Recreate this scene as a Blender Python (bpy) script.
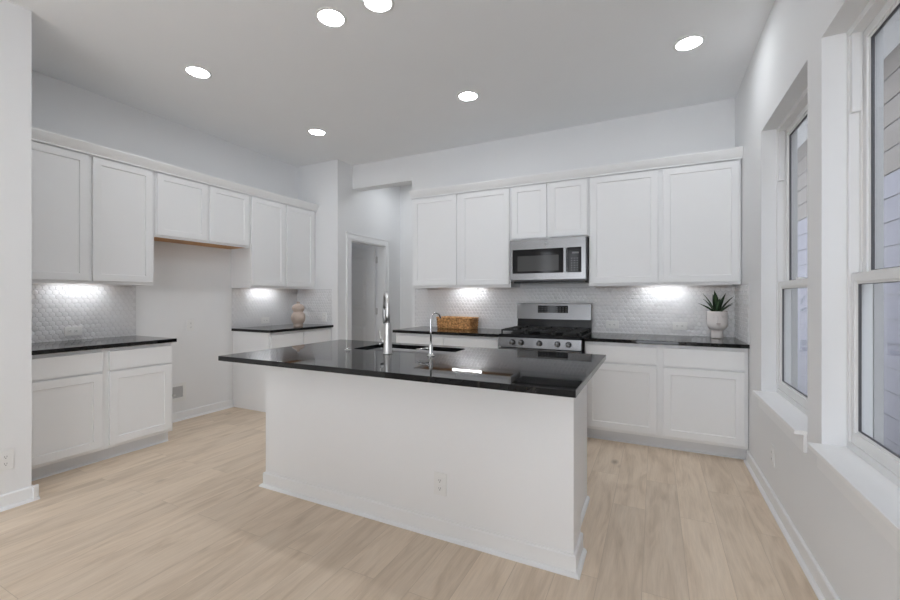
import bpy, bmesh, math, random
from mathutils import Vector, Matrix
random.seed(7)
for o in list(bpy.data.objects): bpy.data.objects.remove(o)
SC = bpy.context.scene
COL = SC.collection
PI = math.pi

# ------------------------------------------------------------------ camera, world, exposure
CAM_H = 1.277
cam_data = bpy.data.cameras.new('camera')
cam_data.sensor_width = 36.0
cam_data.lens = 36.0 * 414.17 / 900.0
cam_data.shift_y = -2.8 / 900.0
cam_data.clip_start = 0.02
cam = bpy.data.objects.new('camera', cam_data)
COL.objects.link(cam)
cam.location = (0, 0, CAM_H)
cam.rotation_euler = (PI / 2, 0, 0.459)
SC.camera = cam

SC.view_settings.view_transform = 'Standard'
SC.view_settings.look = 'None'
SC.view_settings.gamma = 1.0
SC.view_settings.use_curve_mapping = False
SC.view_settings.exposure = 0.04
SC.cycles.use_denoising = True
SC.cycles.max_bounces = 10
SC.cycles.diffuse_bounces = 6
SC.cycles.glossy_bounces = 5
SC.cycles.transparent_max_bounces = 12
SC.cycles.sample_clamp_indirect = 6.0

world = bpy.data.worlds.new('overcast_sky')
SC.world = world
world.use_nodes = True
wb = world.node_tree.nodes['Background']
wb.inputs['Color'].default_value = (0.88, 0.93, 1.0, 1)
wb.inputs['Strength'].default_value = 4.6

REAR_FILL = 6.5      # watts per metre width of the added fill lamps in the rear openings
CAN_RADIANCE = 57.0
STRIP_RADIANCE = 33.0
HALL_RADIANCE = 72.0

def area_light(name, loc, rot, sx, sy, power, color=(1, 1, 1)):
    l = bpy.data.lights.new(name, 'AREA')
    l.shape = 'RECTANGLE'; l.size = sx; l.size_y = sy
    l.energy = power; l.color = color
    o = bpy.data.objects.new(name, l); COL.objects.link(o)
    o.location = loc; o.rotation_euler = rot
    return o

REAR_Y = -3.3
REAR_OPENINGS = [(-2.85, -2.55), (-2.1, -1.85), (-1.5, -0.6), (-0.4, 0.5)]  # unseen openings, placed and sized for soft fill and streaks in the steel
for i, (ra, rb) in enumerate(REAR_OPENINGS):
    area_light('rear_fill', ((ra + rb) / 2, REAR_Y - 0.02, 1.35), (PI / 2, 0, 0), rb - ra - .04, 2.3, REAR_FILL * (rb - ra), (0.93, 0.965, 1.0))  # fill lamps added behind the camera, out of view

# ------------------------------------------------------------------ materials
def new_mat(name):
    m = bpy.data.materials.new(name); m.use_nodes = True
    nt = m.node_tree
    b = nt.nodes['Principled BSDF']
    return m, nt, b

def N(nt, t, **kw):
    n = nt.nodes.new(t)
    for k, v in kw.items():
        if hasattr(n, k): setattr(n, k, v)
        else: n.inputs[k].default_value = v
    return n

def simple(name, col, rough=0.5, metal=0.0, var=0.03, scale=12.0, bump=0.0, bscale=200.0, coat=0.0, spec=0.5):
    m, nt, b = new_mat(name)
    tc = N(nt, 'ShaderNodeTexCoord')
    nz = N(nt, 'ShaderNodeTexNoise'); nz.inputs['Scale'].default_value = scale
    nt.links.new(tc.outputs['Object'], nz.inputs['Vector'])
    mx = N(nt, 'ShaderNodeMix', data_type='RGBA')
    mx.inputs[6].default_value = (*[c * (1 - var) for c in col], 1)
    mx.inputs[7].default_value = (*[min(1, c * (1 + var)) for c in col], 1)
    nt.links.new(nz.outputs['Fac'], mx.inputs[0])
    nt.links.new(mx.outputs[2], b.inputs['Base Color'])
    b.inputs['Roughness'].default_value = rough
    b.inputs['Metallic'].default_value = metal
    b.inputs['Specular IOR Level'].default_value = spec
    if coat: b.inputs['Coat Weight'].default_value = coat
    if bump:
        n2 = N(nt, 'ShaderNodeTexNoise'); n2.inputs['Scale'].default_value = bscale
        nt.links.new(tc.outputs['Object'], n2.inputs['Vector'])
        bp = N(nt, 'ShaderNodeBump'); bp.inputs['Strength'].default_value = bump; bp.inputs['Distance'].default_value = 0.002
        nt.links.new(n2.outputs['Fac'], bp.inputs['Height'])
        nt.links.new(bp.outputs['Normal'], b.inputs['Normal'])
    return m

def emit_mat(name, col, strength):
    m, nt, b = new_mat(name)
    b.inputs['Base Color'].default_value = (*col, 1)
    b.inputs['Emission Color'].default_value = (*col, 1)
    b.inputs['Emission Strength'].default_value = strength
    return m

M_WALL = simple('wall_paint', (0.845, 0.85, 0.857), 0.75, var=0.01, scale=3, bump=0.08, bscale=260, spec=0.25)
M_CEIL = simple('ceiling_paint', (0.90, 0.91, 0.92), 0.9, var=0.01, scale=3, bump=0.08, bscale=200, spec=0.1)
M_CAB = simple('cabinet_lacquer', (0.865, 0.87, 0.877), 0.42, var=0.008, scale=5, spec=0.35)
M_TRIM = simple('trim_paint', (0.88, 0.885, 0.89), 0.4, var=0.008, scale=6, spec=0.4)
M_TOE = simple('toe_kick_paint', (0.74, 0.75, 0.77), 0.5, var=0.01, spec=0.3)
M_DOOR = simple('door_paint', (0.88, 0.88, 0.885), 0.5, var=0.01, spec=0.3)
M_TILE = simple('white_glazed_tile', (0.80, 0.80, 0.81), 0.16, var=0.03, scale=60, spec=0.55)
M_GROUT = simple('white_grout', (0.70, 0.70, 0.71), 0.8, var=0.03, scale=80)
M_PLATE = simple('outlet_plastic', (0.84, 0.84, 0.83), 0.35, var=0.005)
M_SLOT = simple('outlet_slot', (0.12, 0.12, 0.12), 0.6)
M_BLACK = simple('black_enamel', (0.010, 0.010, 0.011), 0.18, var=0.1, spec=0.2)
M_IRON = simple('cast_iron', (0.02, 0.02, 0.02), 0.6, var=0.2, scale=60, bump=0.2, bscale=300)
M_GLASSBLK = simple('black_glass', (0.010, 0.010, 0.011), 0.06, var=0.05, spec=0.22)
M_SCREENG = simple('oven_window_mesh', (0.075, 0.075, 0.075), 0.12, var=0.08, scale=300, spec=0.25)
M_BUTTON = simple('grey_legend_print', (0.14, 0.14, 0.145), 0.5)
M_CHROME = simple('polished_chrome', (0.78, 0.78, 0.79), 0.10, metal=1.0, var=0.01)
M_NICKEL = simple('brushed_nickel', (0.70, 0.695, 0.69), 0.36, metal=1.0, var=0.02)
M_DARKMET = simple('dark_spray_head', (0.34, 0.34, 0.34), 0.32, metal=0.9)
M_VINYL = simple('window_vinyl', (0.82, 0.82, 0.82), 0.38, var=0.006)
M_GASKET = simple('glazing_gasket', (0.12, 0.12, 0.13), 0.6)
M_SILL = simple('sill_paint', (0.91, 0.91, 0.91), 0.35, var=0.006)
M_POT = simple('blush_ceramic', (0.82, 0.775, 0.755), 0.38, var=0.05, scale=20)
M_SOIL = simple('potting_soil', (0.06, 0.045, 0.03), 0.95, var=0.4, scale=90, bump=0.5, bscale=120)
M_VASE = simple('terracotta_beige', (0.56, 0.455, 0.39), 0.55, var=0.14, scale=9, bump=0.15, bscale=90)
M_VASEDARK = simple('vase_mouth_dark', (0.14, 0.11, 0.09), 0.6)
M_METALHANDLE = simple('basket_handle_iron', (0.07, 0.06, 0.055), 0.45, metal=0.6)
M_GRASS = simple('outdoor_ground', (0.16, 0.17, 0.11), 0.95, var=0.35, scale=14)
M_SOFFIT = simple('soffit_grey', (0.42, 0.42, 0.43), 0.7, var=0.02)
M_POSTW = simple('exterior_trim_white', (0.5, 0.5, 0.5), 0.6, var=0.02)
M_BIN = simple('meter_box_grey', (0.10, 0.10, 0.11), 0.6, var=0.1)

M_CAN = emit_mat('can_lens_glow', (0.93, 0.965, 1.0), CAN_RADIANCE)
M_STRIP = emit_mat('strip_lens_glow', (0.93, 0.965, 1.0), STRIP_RADIANCE)
M_HALL = emit_mat('hall_lens_glow', (0.93, 0.965, 1.0), HALL_RADIANCE)

def steel(name, axis='X', col=(0.27, 0.27, 0.275), rough=0.25):
    m, nt, b = new_mat(name)
    tc = N(nt, 'ShaderNodeTexCoord'); mp = N(nt, 'ShaderNodeMapping')
    mp.inputs['Scale'].default_value = (3, 3, 500) if axis == 'X' else (500, 3, 3)
    nz = N(nt, 'ShaderNodeTexNoise'); nz.inputs['Scale'].default_value = 3; nz.inputs['Detail'].default_value = 4
    nt.links.new(tc.outputs['Object'], mp.inputs['Vector']); nt.links.new(mp.outputs['Vector'], nz.inputs['Vector'])
    mr = N(nt, 'ShaderNodeMapRange'); mr.inputs['To Min'].default_value = rough - .06; mr.inputs['To Max'].default_value = rough + .08
    nt.links.new(nz.outputs['Fac'], mr.inputs['Value']); nt.links.new(mr.outputs['Result'], b.inputs['Roughness'])
    b.inputs['Base Color'].default_value = (*col, 1); b.inputs['Metallic'].default_value = 1.0
    return m
M_STEEL = steel('stainless_steel')
M_STEELD = steel('range_stainless_steel', col=(0.17, 0.17, 0.173), rough=0.22)
M_SINK = steel('sink_steel', col=(0.36, 0.36, 0.37), rough=0.32)

def granite():
    m, nt, b = new_mat('black_granite')
    tc = N(nt, 'ShaderNodeTexCoord')
    v = N(nt, 'ShaderNodeTexVoronoi'); v.inputs['Scale'].default_value = 260
    nz = N(nt, 'ShaderNodeTexNoise'); nz.inputs['Scale'].default_value = 70; nz.inputs['Detail'].default_value = 6
    nt.links.new(tc.outputs['Object'], v.inputs['Vector']); nt.links.new(tc.outputs['Object'], nz.inputs['Vector'])
    r = N(nt, 'ShaderNodeValToRGB')
    r.color_ramp.elements[0].position = 0.45; r.color_ramp.elements[0].color = (0.004, 0.004, 0.0045, 1)
    r.color_ramp.elements[1].position = 0.85; r.color_ramp.elements[1].color = (0.018, 0.018, 0.018, 1)
    nt.links.new(nz.outputs['Fac'], r.inputs['Fac'])
    r2 = N(nt, 'ShaderNodeValToRGB')
    r2.color_ramp.elements[0].position = 0.0; r2.color_ramp.elements[0].color = (0.06, 0.06, 0.06, 1)
    r2.color_ramp.elements[1].position = 0.12; r2.color_ramp.elements[1].color = (0, 0, 0, 1)
    nt.links.new(v.outputs['Distance'], r2.inputs['Fac'])
    ad = N(nt, 'ShaderNodeMix', data_type='RGBA', blend_type='ADD'); ad.inputs[0].default_value = 1
    nt.links.new(r.outputs['Color'], ad.inputs[6]); nt.links.new(r2.outputs['Color'], ad.inputs[7])
    nt.links.new(ad.outputs[2], b.inputs['Base Color'])
    b.inputs['Roughness'].default_value = 0.035
    b.inputs['Specular IOR Level'].default_value = 0.38
    return m
M_GRANITE = granite()

def wood_raw():
    m, nt, b = new_mat('raw_maple_ply')
    tc = N(nt, 'ShaderNodeTexCoord'); mp = N(nt, 'ShaderNodeMapping'); mp.inputs['Scale'].default_value = (2, 18, 18)
    nz = N(nt, 'ShaderNodeTexNoise'); nz.inputs['Scale'].default_value = 3; nz.inputs['Detail'].default_value = 5
    nt.links.new(tc.outputs['Object'], mp.inputs['Vector']); nt.links.new(mp.outputs['Vector'], nz.inputs['Vector'])
    r = N(nt, 'ShaderNodeValToRGB')
    r.color_ramp.elements[0].color = (0.40, 0.18, 0.05, 1); r.color_ramp.elements[1].color = (0.62, 0.33, 0.12, 1)
    nt.links.new(nz.outputs['Fac'], r.inputs['Fac']); nt.links.new(r.outputs['Color'], b.inputs['Base Color'])
    b.inputs['Roughness'].default_value = 0.5
    return m
M_WOOD = wood_raw()

def wicker():
    m, nt, b = new_mat('wicker_weave')
    tc = N(nt, 'ShaderNodeTexCoord')
    nz = N(nt, 'ShaderNodeTexNoise'); nz.inputs['Scale'].default_value = 45; nz.inputs['Detail'].default_value = 5
    nt.links.new(tc.outputs['Object'], nz.inputs['Vector'])
    r = N(nt, 'ShaderNodeValToRGB')
    r.color_ramp.elements[0].position = 0.32; r.color_ramp.elements[0].color = (0.30, 0.115, 0.028, 1)
    r.color_ramp.elements[1].position = 0.68; r.color_ramp.elements[1].color = (0.90, 0.52, 0.21, 1)
    nt.links.new(nz.outputs['Fac'], r.inputs['Fac']); nt.links.new(r.outputs['Color'], b.inputs['Base Color'])
    b.inputs['Roughness'].default_value = 0.55
    return m
M_WICKER = wicker()

def leafm():
    m, nt, b = new_mat('succulent_leaf')
    tc = N(nt, 'ShaderNodeTexCoord'); nz = N(nt, 'ShaderNodeTexNoise'); nz.inputs['Scale'].default_value = 30
    nt.links.new(tc.outputs['Object'], nz.inputs['Vector'])
    r = N(nt, 'ShaderNodeValToRGB')
    r.color_ramp.elements[0].color = (0.012, 0.035, 0.014, 1); r.color_ramp.elements[1].color = (0.035, 0.085, 0.03, 1)
    nt.links.new(nz.outputs['Fac'], r.inputs['Fac']); nt.links.new(r.outputs['Color'], b.inputs['Base Color'])
    b.inputs['Roughness'].default_value = 0.4
    return m
M_LEAF = leafm()

def floor_mat():
    m, nt, b = new_mat('light_oak_planks')
    tc = N(nt, 'ShaderNodeTexCoord')
    mp = N(nt, 'ShaderNodeMapping'); mp.inputs['Rotation'].default_value = (0, 0, PI / 2)
    mp.inputs['Location'].default_value = (0.31, 0.05, 0)
    nt.links.new(tc.outputs['Object'], mp.inputs['Vector'])
    br = N(nt, 'ShaderNodeTexBrick'); br.offset = 0.37; br.offset_frequency = 2
    br.inputs['Color1'].default_value = (0, 0, 0, 1); br.inputs['Color2'].default_value = (1, 1, 1, 1)
    br.inputs['Mortar'].default_value = (0.5, 0.5, 0.5, 1)
    br.inputs['Scale'].default_value = 1.0; br.inputs['Mortar Size'].default_value = 0.0012
    br.inputs['Mortar Smooth'].default_value = 0.0; br.inputs['Bias'].default_value = 0
    br.inputs['Brick Width'].default_value = 1.22; br.inputs['Row Height'].default_value = 0.182
    nt.links.new(mp.outputs['Vector'], br.inputs['Vector'])
    # every board takes its own piece of grain
    sep = N(nt, 'ShaderNodeSeparateColor'); nt.links.new(br.outputs['Color'], sep.inputs['Color'])
    off = N(nt, 'ShaderNodeMath', operation='MULTIPLY'); off.inputs[1].default_value = 37.0
    nt.links.new(sep.outputs[0], off.inputs[0])
    cmb = N(nt, 'ShaderNodeCombineXYZ')
    nt.links.new(off.outputs[0], cmb.inputs['X']); nt.links.new(off.outputs[0], cmb.inputs['Z'])
    add = N(nt, 'ShaderNodeVectorMath', operation='ADD')
    nt.links.new(mp.outputs['Vector'], add.inputs[0]); nt.links.new(cmb.outputs[0], add.inputs[1])
    def grain(sx, sy, scale, detail, dist):
        q = N(nt, 'ShaderNodeMapping'); q.inputs['Scale'].default_value = (sx, sy, 1)
        nt.links.new(add.outputs[0], q.inputs['Vector'])
        z = N(nt, 'ShaderNodeTexNoise'); z.inputs['Scale'].default_value = scale; z.inputs['Detail'].default_value = detail
        z.inputs['Distortion'].default_value = dist
        nt.links.new(q.outputs['Vector'], z.inputs['Vector'])
        return z
    g1 = grain(1.0, 6.0, 1.7, 6, 1.6)
    g2 = grain(2.5, 45.0, 3.0, 4, 0.6)
    r1 = N(nt, 'ShaderNodeValToRGB'); e = r1.color_ramp.elements
    e[0].position = 0.28; e[0].color = (0.655, 0.525, 0.395, 1)
    e[1].position = 0.72; e[1].color = (0.83, 0.70, 0.56, 1)
    x = r1.color_ramp.elements.new(0.5); x.color = (0.775, 0.64, 0.50, 1)
    nt.links.new(g1.outputs['Fac'], r1.inputs['Fac'])
    r2 = N(nt, 'ShaderNodeValToRGB')
    r2.color_ramp.elements[0].position = 0.3; r2.color_ramp.elements[0].color = (0.93, 0.925, 0.92, 1)
    r2.color_ramp.elements[1].position = 0.65; r2.color_ramp.elements[1].color = (1.02, 1.02, 1.02, 1)
    nt.links.new(g2.outputs['Fac'], r2.inputs['Fac'])
    m1 = N(nt, 'ShaderNodeMix', data_type='RGBA', blend_type='MULTIPLY'); m1.inputs[0].default_value = 1
    nt.links.new(r1.outputs['Color'], m1.inputs[6]); nt.links.new(r2.outputs['Color'], m1.inputs[7])
    # knots
    q = N(nt, 'ShaderNodeMapping'); q.inputs['Scale'].default_value = (1.7, 3.2, 1)
    nt.links.new(add.outputs[0], q.inputs['Vector'])
    vo = N(nt, 'ShaderNodeTexVoronoi'); vo.inputs['Scale'].default_value = 1.0
    nt.links.new(q.outputs['Vector'], vo.inputs['Vector'])
    kr = N(nt, 'ShaderNodeValToRGB')
    kr.color_ramp.elements[0].position = 0.015; kr.color_ramp.elements[0].color = (0.42, 0.38, 0.34, 1)
    kr.color_ramp.elements[1].position = 0.11; kr.color_ramp.elements[1].color = (1, 1, 1, 1)
    nt.links.new(vo.outputs['Distance'], kr.inputs['Fac'])
    m2 = N(nt, 'ShaderNodeMix', data_type='RGBA', blend_type='MULTIPLY'); m2.inputs[0].default_value = 0.75
    nt.links.new(m1.outputs[2], m2.inputs[6]); nt.links.new(kr.outputs['Color'], m2.inputs[7])
    # board-to-board tone
    tone = N(nt, 'ShaderNodeMapRange'); tone.inputs['To Min'].default_value = 0.95; tone.inputs['To Max'].default_value = 1.05
    nt.links.new(sep.outputs[0], tone.inputs['Value'])
    m3 = N(nt, 'ShaderNodeVectorMath', operation='SCALE')
    nt.links.new(m2.outputs[2], m3.inputs[0]); nt.links.new(tone.outputs['Result'], m3.inputs['Scale'])
    # seam
    m4 = N(nt, 'ShaderNodeMix', data_type='RGBA'); m4.inputs[7].default_value = (0.60, 0.485, 0.37, 1)
    nt.links.new(br.outputs['Fac'], m4.inputs[0]); nt.links.new(m3.outputs[0], m4.inputs[6])
    nt.links.new(m4.outputs[2], b.inputs['Base Color'])
    b.inputs['Roughness'].default_value = 0.5
    b.inputs['Specular IOR Level'].default_value = 0.3
    bp = N(nt, 'ShaderNodeBump'); bp.inputs['Strength'].default_value = 0.12; bp.inputs['Distance'].default_value = 0.002
    nt.links.new(g2.outputs['Fac'], bp.inputs['Height']); nt.links.new(bp.outputs['Normal'], b.inputs['Normal'])
    return m
M_FLOOR = floor_mat()

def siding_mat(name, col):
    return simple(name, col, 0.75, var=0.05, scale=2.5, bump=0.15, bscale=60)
M_SIDE_LOW = siding_mat('siding_cool_daylight', (0.115, 0.112, 0.138))  # daylight colour shift painted into the boards: cool lavender end, lower courses
M_SIDE_TOP = siding_mat('siding_warm_daylight', (0.088, 0.074, 0.064))  # same siding, warm tan end of the painted daylight shift, upper courses

def glass():
    m, nt, b = new_mat('window_glass')
    nt.nodes.remove(b)
    out = nt.nodes['Material Output']
    tr = N(nt, 'ShaderNodeBsdfTransparent'); tr.inputs['Color'].default_value = (0.93, 0.94, 0.95, 1)
    gl = N(nt, 'ShaderNodeBsdfGlossy'); gl.inputs['Roughness'].default_value = 0.02
    fr = N(nt, 'ShaderNodeFresnel'); fr.inputs['IOR'].default_value = 1.45
    mx = N(nt, 'ShaderNodeMixShader')
    geo = N(nt, 'ShaderNodeNewGeometry')
    io = N(nt, 'ShaderNodeMix', data_type='FLOAT'); io.inputs[2].default_value = 1.25; io.inputs[3].default_value = 1 / 1.25
    nt.links.new(geo.outputs['Backfacing'], io.inputs[0]); nt.links.new(io.outputs[0], fr.inputs['IOR'])
    nt.links.new(fr.outputs[0], mx.inputs[0]); nt.links.new(tr.outputs[0], mx.inputs[1]); nt.links.new(gl.outputs[0], mx.inputs[2])
    nt.links.new(mx.outputs[0], out.inputs['Surface'])
    return m
M_GLASS = glass()

# ------------------------------------------------------------------ mesh helpers
class MB:
    def __init__(s): s.bm = bmesh.new()
    def box(s, a, b, bev=0.0):
        (x0, y0, z0), (x1, y1, z1) = [tuple(min(p, q) for p, q in zip(a, b)), tuple(max(p, q) for p, q in zip(a, b))]
        vs = [s.bm.verts.new(p) for p in ((x0, y0, z0), (x1, y0, z0), (x1, y1, z0), (x0, y1, z0), (x0, y0, z1), (x1, y0, z1), (x1, y1, z1), (x0, y1, z1))]
        fs = [s.bm.faces.new([vs[i] for i in q]) for q in ((0, 3, 2, 1), (4, 5, 6, 7), (0, 1, 5, 4), (1, 2, 6, 5), (2, 3, 7, 6), (3, 0, 4, 7))]
        if bev:
            es = list({e for f in fs for e in f.edges})
            bmesh.ops.bevel(s.bm, geom=es, offset=bev, segments=2, profile=0.5, affect='EDGES')
        return s
    def tube(s, pts, r, n=12, caps=True):
        pts = [Vector(p) for p in pts]
        rs = r if isinstance(r, (list, tuple)) else [r] * len(pts)
        rings = []; up = None
        for i, p in enumerate(pts):
            t = (pts[min(i + 1, len(pts) - 1)] - pts[max(i - 1, 0)]).normalized()
            if up is None:
                up = Vector((0, 0, 1)) if abs(t.z) < 0.9 else Vector((1, 0, 0))
            u = (up - t * up.dot(t)).normalized(); v = t.cross(u); up = u
            rings.append([s.bm.verts.new(p + (u * math.cos(2 * PI * k / n) + v * math.sin(2 * PI * k / n)) * rs[i]) for k in range(n)])
        for a, b in zip(rings, rings[1:]):
            for k in range(n):
                f = s.bm.faces.new((a[k], a[(k + 1) % n], b[(k + 1) % n], b[k])); f.smooth = True
        if caps:
            s.bm.faces.new(list(reversed(rings[0]))); s.bm.faces.new(rings[-1])
        return s
    def lathe(s, prof, c=(0, 0, 0), n=40, axis='Z', sharp=()):
        rings = []
        for r, z in prof:
            ring = []
            for k in range(n):
                a = 2 * PI * k / n
                p = (r * math.cos(a), r * math.sin(a), z)
                if axis == 'Y': p = (p[0], p[2], p[1])
                if axis == 'X': p = (p[2], p[0], p[1])
                ring.append(s.bm.verts.new((p[0] + c[0], p[1] + c[1], p[2] + c[2])))
            rings.append(ring)
        for i, (a, b) in enumerate(zip(rings, rings[1:])):
            for k in range(n):
                f = s.bm.faces.new((a[k], a[(k + 1) % n], b[(k + 1) % n], b[k])); f.smooth = i not in sharp
        if prof[0][0] > 1e-6: s.bm.faces.new(list(reversed(rings[0])))
        if prof[-1][0] > 1e-6: s.bm.faces.new(rings[-1])
        return s
    def prism(s, poly, axis, a, b):
        # poly in the two remaining axes (in order), extruded from a to b along axis
        def P(u, v, w):
            return {'X': (w, u, v), 'Y': (u, w, v), 'Z': (u, v, w)}[axis]
        A = [s.bm.verts.new(P(u, v, a)) for u, v in poly]; B = [s.bm.verts.new(P(u, v, b)) for u, v in poly]
        n = len(poly)
        for k in range(n): s.bm.faces.new((A[k], A[(k + 1) % n], B[(k + 1) % n], B[k]))
        s.bm.faces.new(list(reversed(A))); s.bm.faces.new(B)
        return s
    def build(s, name, mat, parent=None, smooth=False):
        bmesh.ops.recalc_face_normals(s.bm, faces=s.bm.faces[:])
        me = bpy.data.meshes.new(name); s.bm.to_mesh(me); s.bm.free()
        me.materials.append(mat)
        o = bpy.data.objects.new(name, me); COL.objects.link(o)
        if parent: o.parent = parent
        return o

def tag(o, label=None, cat=None, group=None, kind=None):
    if label: o['label'] = label
    if cat: o['category'] = cat
    if group: o['group'] = group
    if kind: o['kind'] = kind
    return o
def thing(name, label, cat, loc=(0, 0, 0), rz=0.0, group=None):
    o = bpy.data.objects.new(name, None); COL.objects.link(o)
    o.empty_display_size = 0.1
    o.location = loc; o.rotation_euler = (0, 0, rz)
    return tag(o, label, cat, group)
def struct(name, mb, mat, parent=None, label=None):
    o = mb.build(name, mat, parent)
    if parent is None: tag(o, label, None, None, 'structure')
    return o
def struct_root(name, loc=(0, 0, 0), rz=0.0, label=None):
    o = bpy.data.objects.new(name, None); COL.objects.link(o); o.location = loc; o.rotation_euler = (0, 0, rz)
    return tag(o, label, None, None, 'structure')
def box(a, b, bev=0.0): return MB().box(a, b, bev)
def copy_tree(o, parent=None):
    c = o.copy(); COL.objects.link(c)
    if parent: c.parent = parent
    for ch in list(o.children): copy_tree(ch, c)
    return c

# ------------------------------------------------------------------ dimensions
XR, YB, XL, YS, XP = 0.652, 4.493, -4.419, 4.193, -3.706
XS, YSE = -3.516, 1.170
ZC = 3.076
CT, CU = 0.914, 0.884
HALL_END = 5.67
ZU = 1.384

# ------------------------------------------------------------------ structure
struct('floor', box((-6.2, -3.6, -0.1), (XR + 0.15, 6.4, 0.0)), M_FLOOR)
struct('ceiling', box((-6.2, -3.6, ZC), (XR + 0.15, 6.4, ZC + 0.12)), M_CEIL)
mb = MB()
mb.box((-2.76, YB, 0), (XR, YB + 0.156, ZC)); mb.box((XP, YB, 2.758), (-2.76, YB + 0.156, ZC))
struct('wall_back', mb, M_WALL)
struct('wall_left', box((XL - 0.12, YSE, 0), (XL, YS + 0.12, ZC)), M_WALL)
struct('wall_left_near', box((XL - 0.12, REAR_Y, 0), (XS, YSE, ZC)), M_WALL)
DY0, DY1, DZ = 4.447, 5.237, 2.06
mb = MB()
mb.box((XL, YS, 0), (XP, YS + 0.12, ZC))
mb.box((XP - 0.12, YS + 0.12, 0), (XP, DY0, ZC)); mb.box((XP - 0.12, DY1, 0), (XP, HALL_END, ZC)); mb.box((XP - 0.12, DY0, DZ), (XP, DY1, ZC))
struct('wall_pantry', mb, M_WALL)
mb = MB(); mb.box((XP - 0.12, HALL_END, 0), (-1.5, HALL_END + 0.12, ZC)); mb.box((-1.62, YB + 0.156, 0), (-1.5, HALL_END, ZC))
struct('wall_hallway', mb, M_WALL)
mb = MB(); mb.box((-5.6, YS + 0.12, 0), (-5.5, 6.1, ZC)); mb.box((-5.5, YS + .12, 0), (XL - .0, YS + .24, ZC)); mb.box((-5.5, 6.0, 0), (XP - 0.12, 6.1, ZC))
struct('wall_pantry_back', mb, M_WALL)

WZ0, WZ1 = 0.617, 2.408
W_FAR = (2.521, 3.474); W_NEAR = (1.383, 2.336)
WT = 0.15
mb = MB()
mb.box((XR, REAR_Y, 0), (XR + WT, YB + .156, WZ0)); mb.box((XR, REAR_Y, WZ1), (XR + WT, YB + .156, ZC))
for a, b in ((REAR_Y, W_NEAR[0]), (W_NEAR[1], W_FAR[0]), (W_FAR[1], YB + .156)): mb.box((XR, a, WZ0), (XR + WT, b, WZ1))
struct('wall_right', mb, M_WALL)
mb = MB()
zr0, zr1 = 0.15, 2.55
mb.box((XS, REAR_Y - .12, zr1), (XR, REAR_Y, ZC)); mb.box((XS, REAR_Y - .12, 0), (XR, REAR_Y, zr0))
xs = [XS] + [v for p in REAR_OPENINGS for v in p] + [XR]
for i in range(0, len(xs), 2): mb.box((xs[i], REAR_Y - .12, zr0), (xs[i + 1], REAR_Y, zr1))
struct('wall_rear', mb, M_WALL)

# baseboards: flat board with a small quarter-round shoe; profile (out, z)
def base_profile(h=0.09, t=0.014, shoe=0.018):
    p = [(0, 0), (t + shoe, 0)]
    for k in range(1, 5):
        a = PI / 2 * k / 5
        p.append((t + shoe * math.cos(a), shoe * math.sin(a)))
    return p + [(t, shoe), (t, h - 0.006), (t - 0.005, h), (0, h)]
BP = base_profile()
def base_run(mb, axis, w, sgn, a, b, prof=BP):
    # wall plane at w on the other axis, board grows by sgn
    mb.prism([(w + sgn * u, z) for u, z in prof], axis, a, b)
struct('baseboard_right', (lambda m: (base_run(m, 'Y', XR, -1, REAR_Y, 3.905), m)[1])(MB()), M_TRIM)
m = MB(); base_run(m, 'Y', XS, 1, REAR_Y, YSE + .03); base_run(m, 'X', YSE, 1, XS - .23, XS + .03)
struct('baseboard_left_near', m, M_TRIM)
m = MB(); base_run(m, 'Y', XL, 1, 2.19, 3.205); struct('baseboard_left', m, M_TRIM)
m = MB(); base_run(m, 'X', HALL_END, -1, XP, -1.62); base_run(m, 'Y', XP, 1, DY1 + .1, HALL_END); struct('baseboard_hallway', m, M_TRIM)

# pantry door
door = struct_root('door_1', (XP, DY0, 0))
m = MB(); w = 0.095
def casing(mb, a, b, z, x0=0.0, t=0.018):
    mb.box((x0, a - w, 0), (x0 + t, a, z + w)); mb.box((x0, b, 0), (x0 + t, b + w, z + w)); mb.box((x0, a, z), (x0 + t, b, z + w))
    mb.box((x0 + t, a - w, 0), (x0 + t + .006, a - w + .02, z + w)); mb.box((x0 + t, b + w - .02, 0), (x0 + t + .006, b + w, z + w)); mb.box((x0 + t, a - w, z + w - .02), (x0 + t + .006, b + w, z + w))
DW = DY1 - DY0
casing(m, 0, DW, DZ)
m.build('casing', M_TRIM, door)
m = MB(); m.box((-.12, -.002, 0), (0, .015, DZ)); m.box((-.12, DW - .015, 0), (0, DW + .002, DZ)); m.box((-.12, 0, DZ - .015), (0, DW, DZ + .002))
m.build('door_jamb', M_TRIM, door)
# open leaf, swung into the pantry, in leaf coordinates: width along -X
def panel_leaf(mb, x0, x1, z0, z1, y0, y1, panels):
    # front (y0) face with recessed moulded panels
    bm = mb.bm
    mb.box((x0, y0 + .014, z0), (x1, y1, z1))
    xa, xb = panels[0][0], panels[0][1]
    zs = sorted([v for p in panels for v in p[2:]])
    mb.box((x0, y0, z0), (xa, y0 + .014, z1)); mb.box((xb, y0, z0), (x1, y0 + .014, z1))
    prev = z0
    for (pa, pb, za, zb) in sorted(panels, key=lambda p: p[2]):
        mb.box((xa, y0, prev), (xb, y0 + .014, za)); prev = zb
        bm = mb.bm; ra_ = [bm.verts.new(p) for p in ((pa + .012, y0 + .014, za + .012), (pb - .012, y0 + .014, za + .012), (pb - .012, y0 + .014, zb - .012), (pa + .012, y0 + .014, zb - .012))]
        rb_ = [bm.verts.new(p) for p in ((pa + .05, y0 + .003, za + .05), (pb - .05, y0 + .003, za + .05), (pb - .05, y0 + .003, zb - .05), (pa + .05, y0 + .003, zb - .05))]
        for k in range(4): bm.faces.new((ra_[k], ra_[(k + 1) % 4], rb_[(k + 1) % 4], rb_[k]))
        bm.faces.new(rb_)
    mb.box((xa, y0, prev), (xb, y0 + .014, z1))
m = MB()
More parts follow.
